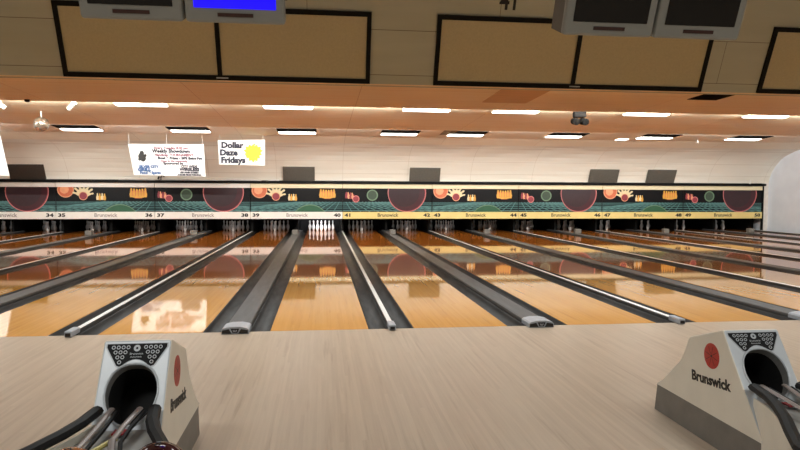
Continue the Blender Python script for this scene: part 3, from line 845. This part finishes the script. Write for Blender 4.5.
# ------------------------------------------------------------------ banners
def banner(TL, TR, BR, BL, Y, label):
    r = empty('hanging_banner', ((TL[0] + TR[0]) / 2, Y, TL[1]), label, 'banner')
    bm = bmesh.new(); nx_, nz_ = 16, 8; g = {}
    for i in range(nx_ + 1):
        for j in range(nz_ + 1):
            u, v = i / nx_, j / nz_
            x = (TL[0] * (1 - u) + TR[0] * u) * (1 - v) + (BL[0] * (1 - u) + BR[0] * u) * v
            z = (TL[1] * (1 - u) + TR[1] * u) * (1 - v) + (BL[1] * (1 - u) + BR[1] * u) * v
            g[i, j] = bm.verts.new((x - r.location.x, .012 * math.sin(u * 9) * v, z - r.location.z))
    for i in range(nx_):
        for j in range(nz_): bm.faces.new((g[i, j], g[i + 1, j], g[i + 1, j + 1], g[i, j + 1]))
    e = bmesh.ops.extrude_face_region(bm, geom=bm.faces[:]); bmesh.ops.translate(bm, vec=(0, .008, 0), verts=[v for v in e['geom'] if isinstance(v, bmesh.types.BMVert)])
    obj('sheet', bm, M_PAPER, r, smooth=False)
    return r
def cords(r, xs, z0, z1, Y):
    bm = bmesh.new()
    for x, zt in xs: tube(bm, [(x - r.location.x, .004, z0 - r.location.z - .02), (x - r.location.x, -.01, zt - r.location.z)], .006, 5)
    obj('cords', bm, M_WHITE, r)
BY = 14.4
def sc(p): return p
# corner positions on the plane Y = BY
s = (BY + 7.06) / (16.3 + 7.06)
def P(x, z): return (-.76 + (x + .76) * s, 1.581 + (z - 1.534) * s)
b1 = banner(P(-7.38, 3.08), P(-4.85, 3.10), P(-4.80, 1.98), P(-7.2, 2.02), BY, 'large white printed banner with a black figure, hanging over lanes 36 and 37')
zc = 3.328
cords(b1, [(P(-7.35, 3)[0], zc), (P(-6.1, 3)[0], zc), (P(-4.9, 3)[0], zc)], P(0, 3.08)[1], zc, BY)
def lines(r, rows, Y):
    for name, m_, items in rows:
        for s_, x, z, size, wide, bold in items:
            bm = bmesh.new(); X, Z = P(x, z)
            add_text(bm, s_, size * s, front_M(X - r.location.x, -.014, Z - r.location.z), 0, wide, .001, bold + .0045)
            obj(name, bm, m_, r)
cx = -6.0
lines(b1, [
    ('lettering', M_TXT, [('Weekly Showdown', cx + .05, 2.80, .16, 1.0, .004), ('Bowl & Prizes - 50% Entry Fee', cx + .35, 2.57, .12, 1.0, .003), ('Sponsored by', cx + .12, 2.39, .12, 1, .002),
                          ('CITY WIDE', cx + .65, 2.29, .11, 1, .001), ('WIRELESS', cx + .66, 2.18, .14, 1.1, .004), ('555 MAIN STREET', cx + .66, 2.09, .08, 1, .001), ('ACROSS FROM THE MALL', cx + .66, 2.01, .07, 1, .001)]),
    ('red_lettering', M_TXTR, [('Every Tuesday 8:30 pm', cx + .05, 2.92, .12, 1, .001), ('Handicap TOURNAMENT', cx + .15, 2.68, .12, 1, .001), ('Open to the community', cx + .15, 2.48, .09, 1, 0)]),
    ('blue_lettering', M_TXTB, [('SILVER CITY', cx - .70, 2.27, .12, 1.0, .004), ('GRILL', cx - .85, 2.16, .14, 1.2, .006), ('Food & Spirits', cx - .65, 2.06, .12, 1, .003)]),
], BY)
bm = bmesh.new()
X, Z = P(-6.93, 2.66)
for dx, dz, rr in ((0, .1, .07), (-.01, 0, .10), (.04, -.06, .09), (-.07, -.09, .04), (.11, .03, .04)):
    c_ = [bm.verts.new((X - b1.location.x + dx + rr * math.cos(k * .52), -.012 - .0005 * dx, Z - b1.location.z + dz + rr * 1.2 * math.sin(k * .52))) for k in range(12)]
    bm.faces.new(c_)
obj('black_figure', bm, M_INK, b1)
b2 = banner(P(-4.37, 3.25), P(-2.75, 3.29), P(-2.76, 2.38), P(-4.33, 2.41), BY, 'small white Dollar Daze Fridays banner with a yellow splash')
cords(b2, [(P(-4.3, 3)[0], zc), (P(-2.82, 3)[0], zc)], P(0, 3.25)[1], zc, BY)
lines(b2, [('lettering', M_TXT, [('Dollar', -3.88, 2.99, .28, 1.05, .010), ('Daze', -4.0, 2.73, .28, 1.05, .010), ('Fridays', -3.85, 2.47, .28, 1.05, .010)])], BY)
bm = bmesh.new(); X, Z = P(-3.16, 2.83)
pts = []
for k in range(28):
    a = 2 * math.pi * k / 28; rr = .25 + (.05 if k % 2 else -.02) + .02 * math.sin(3 * a)
    pts.append(bm.verts.new((X - b2.location.x + rr * math.cos(a), -.0125, Z - b2.location.z + rr * math.sin(a))))
bm.faces.new(pts)
obj('yellow_splash', bm, M_TXTY, b2)
bm = bmesh.new()
for k in range(16):
    a = random.random() * 6.28; rr = .12 + random.random() * .24; q = .012 + random.random() * .016
    x_, z_ = X - b2.location.x + rr * math.cos(a), Z - b2.location.z + rr * math.sin(a)
    bm.faces.new([bm.verts.new((x_ + q * math.cos(j * 1.05), -.0135, z_ + q * math.sin(j * 1.05))) for j in range(6)])
obj('splash_dots', bm, M_TXTG, b2)
b3 = banner(P(-14.0, 3.25), P(-11.50, 3.33), P(-11.24, 1.96), P(-13.8, 2.0), BY, 'white banner at the far left edge, only its right end in view')
cords(b3, [(P(-13.9, 3)[0], zc), (P(-11.6, 3)[0], zc)], P(0, 3.2)[1], zc, BY)

# ------------------------------------------------------------------ small hanging things
mb = empty('mirror_ball', (-7.6, 9.9, 3.15), 'silver mirror ball hanging from the ceiling on the left', 'mirror ball')
bm = bmesh.new(); bmesh.ops.create_uvsphere(bm, u_segments=22, v_segments=14, radius=.175)
for v in bm.verts: v.co += Vector((random.uniform(-1, 1), random.uniform(-1, 1), random.uniform(-1, 1))) * .004
obj('mirrored_sphere', bm, M_MIRROR, mb)
obj('hanging_rod', tube(bmesh.new(), [(0, 0, .17), (0, 0, .315)], .012, 6), M_WHITE, mb)
def spot(x, y, z, d, m_, label, name='spotlight'):
    r = empty(name, (x, y, z), label, 'spotlight')
    d = Vector(d).normalized()
    obj('bracket', tube(bmesh.new(), [(0, 0, 0), (0, 0, .12)], .014, 6), m_, r)
    obj('lamp_can', tube(bmesh.new(), [-d * .12, -d * .02, d * .12], .05, 12), m_, r)
spot(-7.8, 8.3, 3.41, (.6, .3, -.55), M_SPOT, 'white ceiling spotlight at the far left edge, pointing right and down')
spot(-6.3, 8.3, 3.41, (-.5, .3, -.4), M_SPOT, 'white ceiling spotlight above the mirror ball on its right, pointing left')
bm = lathe(bmesh.new(), [(.03, -.05), (.055, -.04), (.055, .0)], 12)
o = obj('ceiling_sensor', bm, M_BLACK, loc=(-7.05, 7.85, 3.466)); tag(o, 'tiny black sensor on the ceiling between the two white spotlights', 'sensor')
r = empty('twin_spotlight', (5.55, 8.4, 3.39), 'black twin-headed spotlight hanging from the wooden ceiling', 'spotlight')
obj('bracket', bx(-.15, .15, -.08, .08, -.02, .122, bevel=.02), M_VOID, r)
for s_ in (-1, 1):
    obj('lamp_head', tube(bmesh.new(), [(s_ * .10, .1, -.10), (s_ * .11, -.02, -.12), (s_ * .12, -.13, -.14)], .085, 14), M_VOID, r)
for i, (x, y, z, lab) in enumerate(((12.1, 14.0, 3.345, 'tiny white sprinkler head in the ceiling near the right-hand grilles'),)):
    bm = lathe(bmesh.new(), [(.02, -.10), (.05, -.09), (.02, -.06), (.02, .01)], 10)
    o = obj('sprinkler_head', bm, M_WHITE, loc=(x, y, z)); tag(o, lab, 'sprinkler')
bm = bmesh.new()
tube(bm, [(0, 0, 0), (0, 0, .1), (.06, 0, .16), (.12, 0, .1)], .02, 6); tube(bm, [(-.1, 0, .02), (-.06, 0, .12)], .03, 6)
o = obj('cable_bundle', bm, M_INK, loc=(-6.45, 16.905, 1.925)); tag(o, 'small black tangle of cable on top of the painted board, below the large banner', 'cable')
o = obj('pipe_stub', tube(bmesh.new(), [(0, 0, 0), (0, 0, .16)], .03, 8), M_WHITE, loc=(16.15, 16.91, 1.906)); tag(o, 'short white pipe stub on top of the board over lane 50', 'pipe')
# small drooping plastic sheet on the ledge
bm = bmesh.new(); g = []
for i in range(41):
    u = i / 40; x = -7.9 + 5.6 * u; h = .05 + .035 * math.sin(u * 19) + .02 * math.sin(u * 47)
    g.append([bm.verts.new((x, 16.93, 1.907)), bm.verts.new((x, 16.915, 1.905 + h * .7)), bm.verts.new((x, 16.93, 1.905 + h))])
for a, b in zip(g, g[1:]):
    for q in range(2): bm.faces.new((a[q], b[q], b[q + 1], a[q + 1]))
o = obj('plastic_sheet', bm, M_WHITE, smooth=True)
o.modifiers.new('thickness', 'SOLIDIFY').thickness = .004
tag(o, 'crumpled white plastic strip lying on the ledge below the hanging banners', 'plastic sheet')
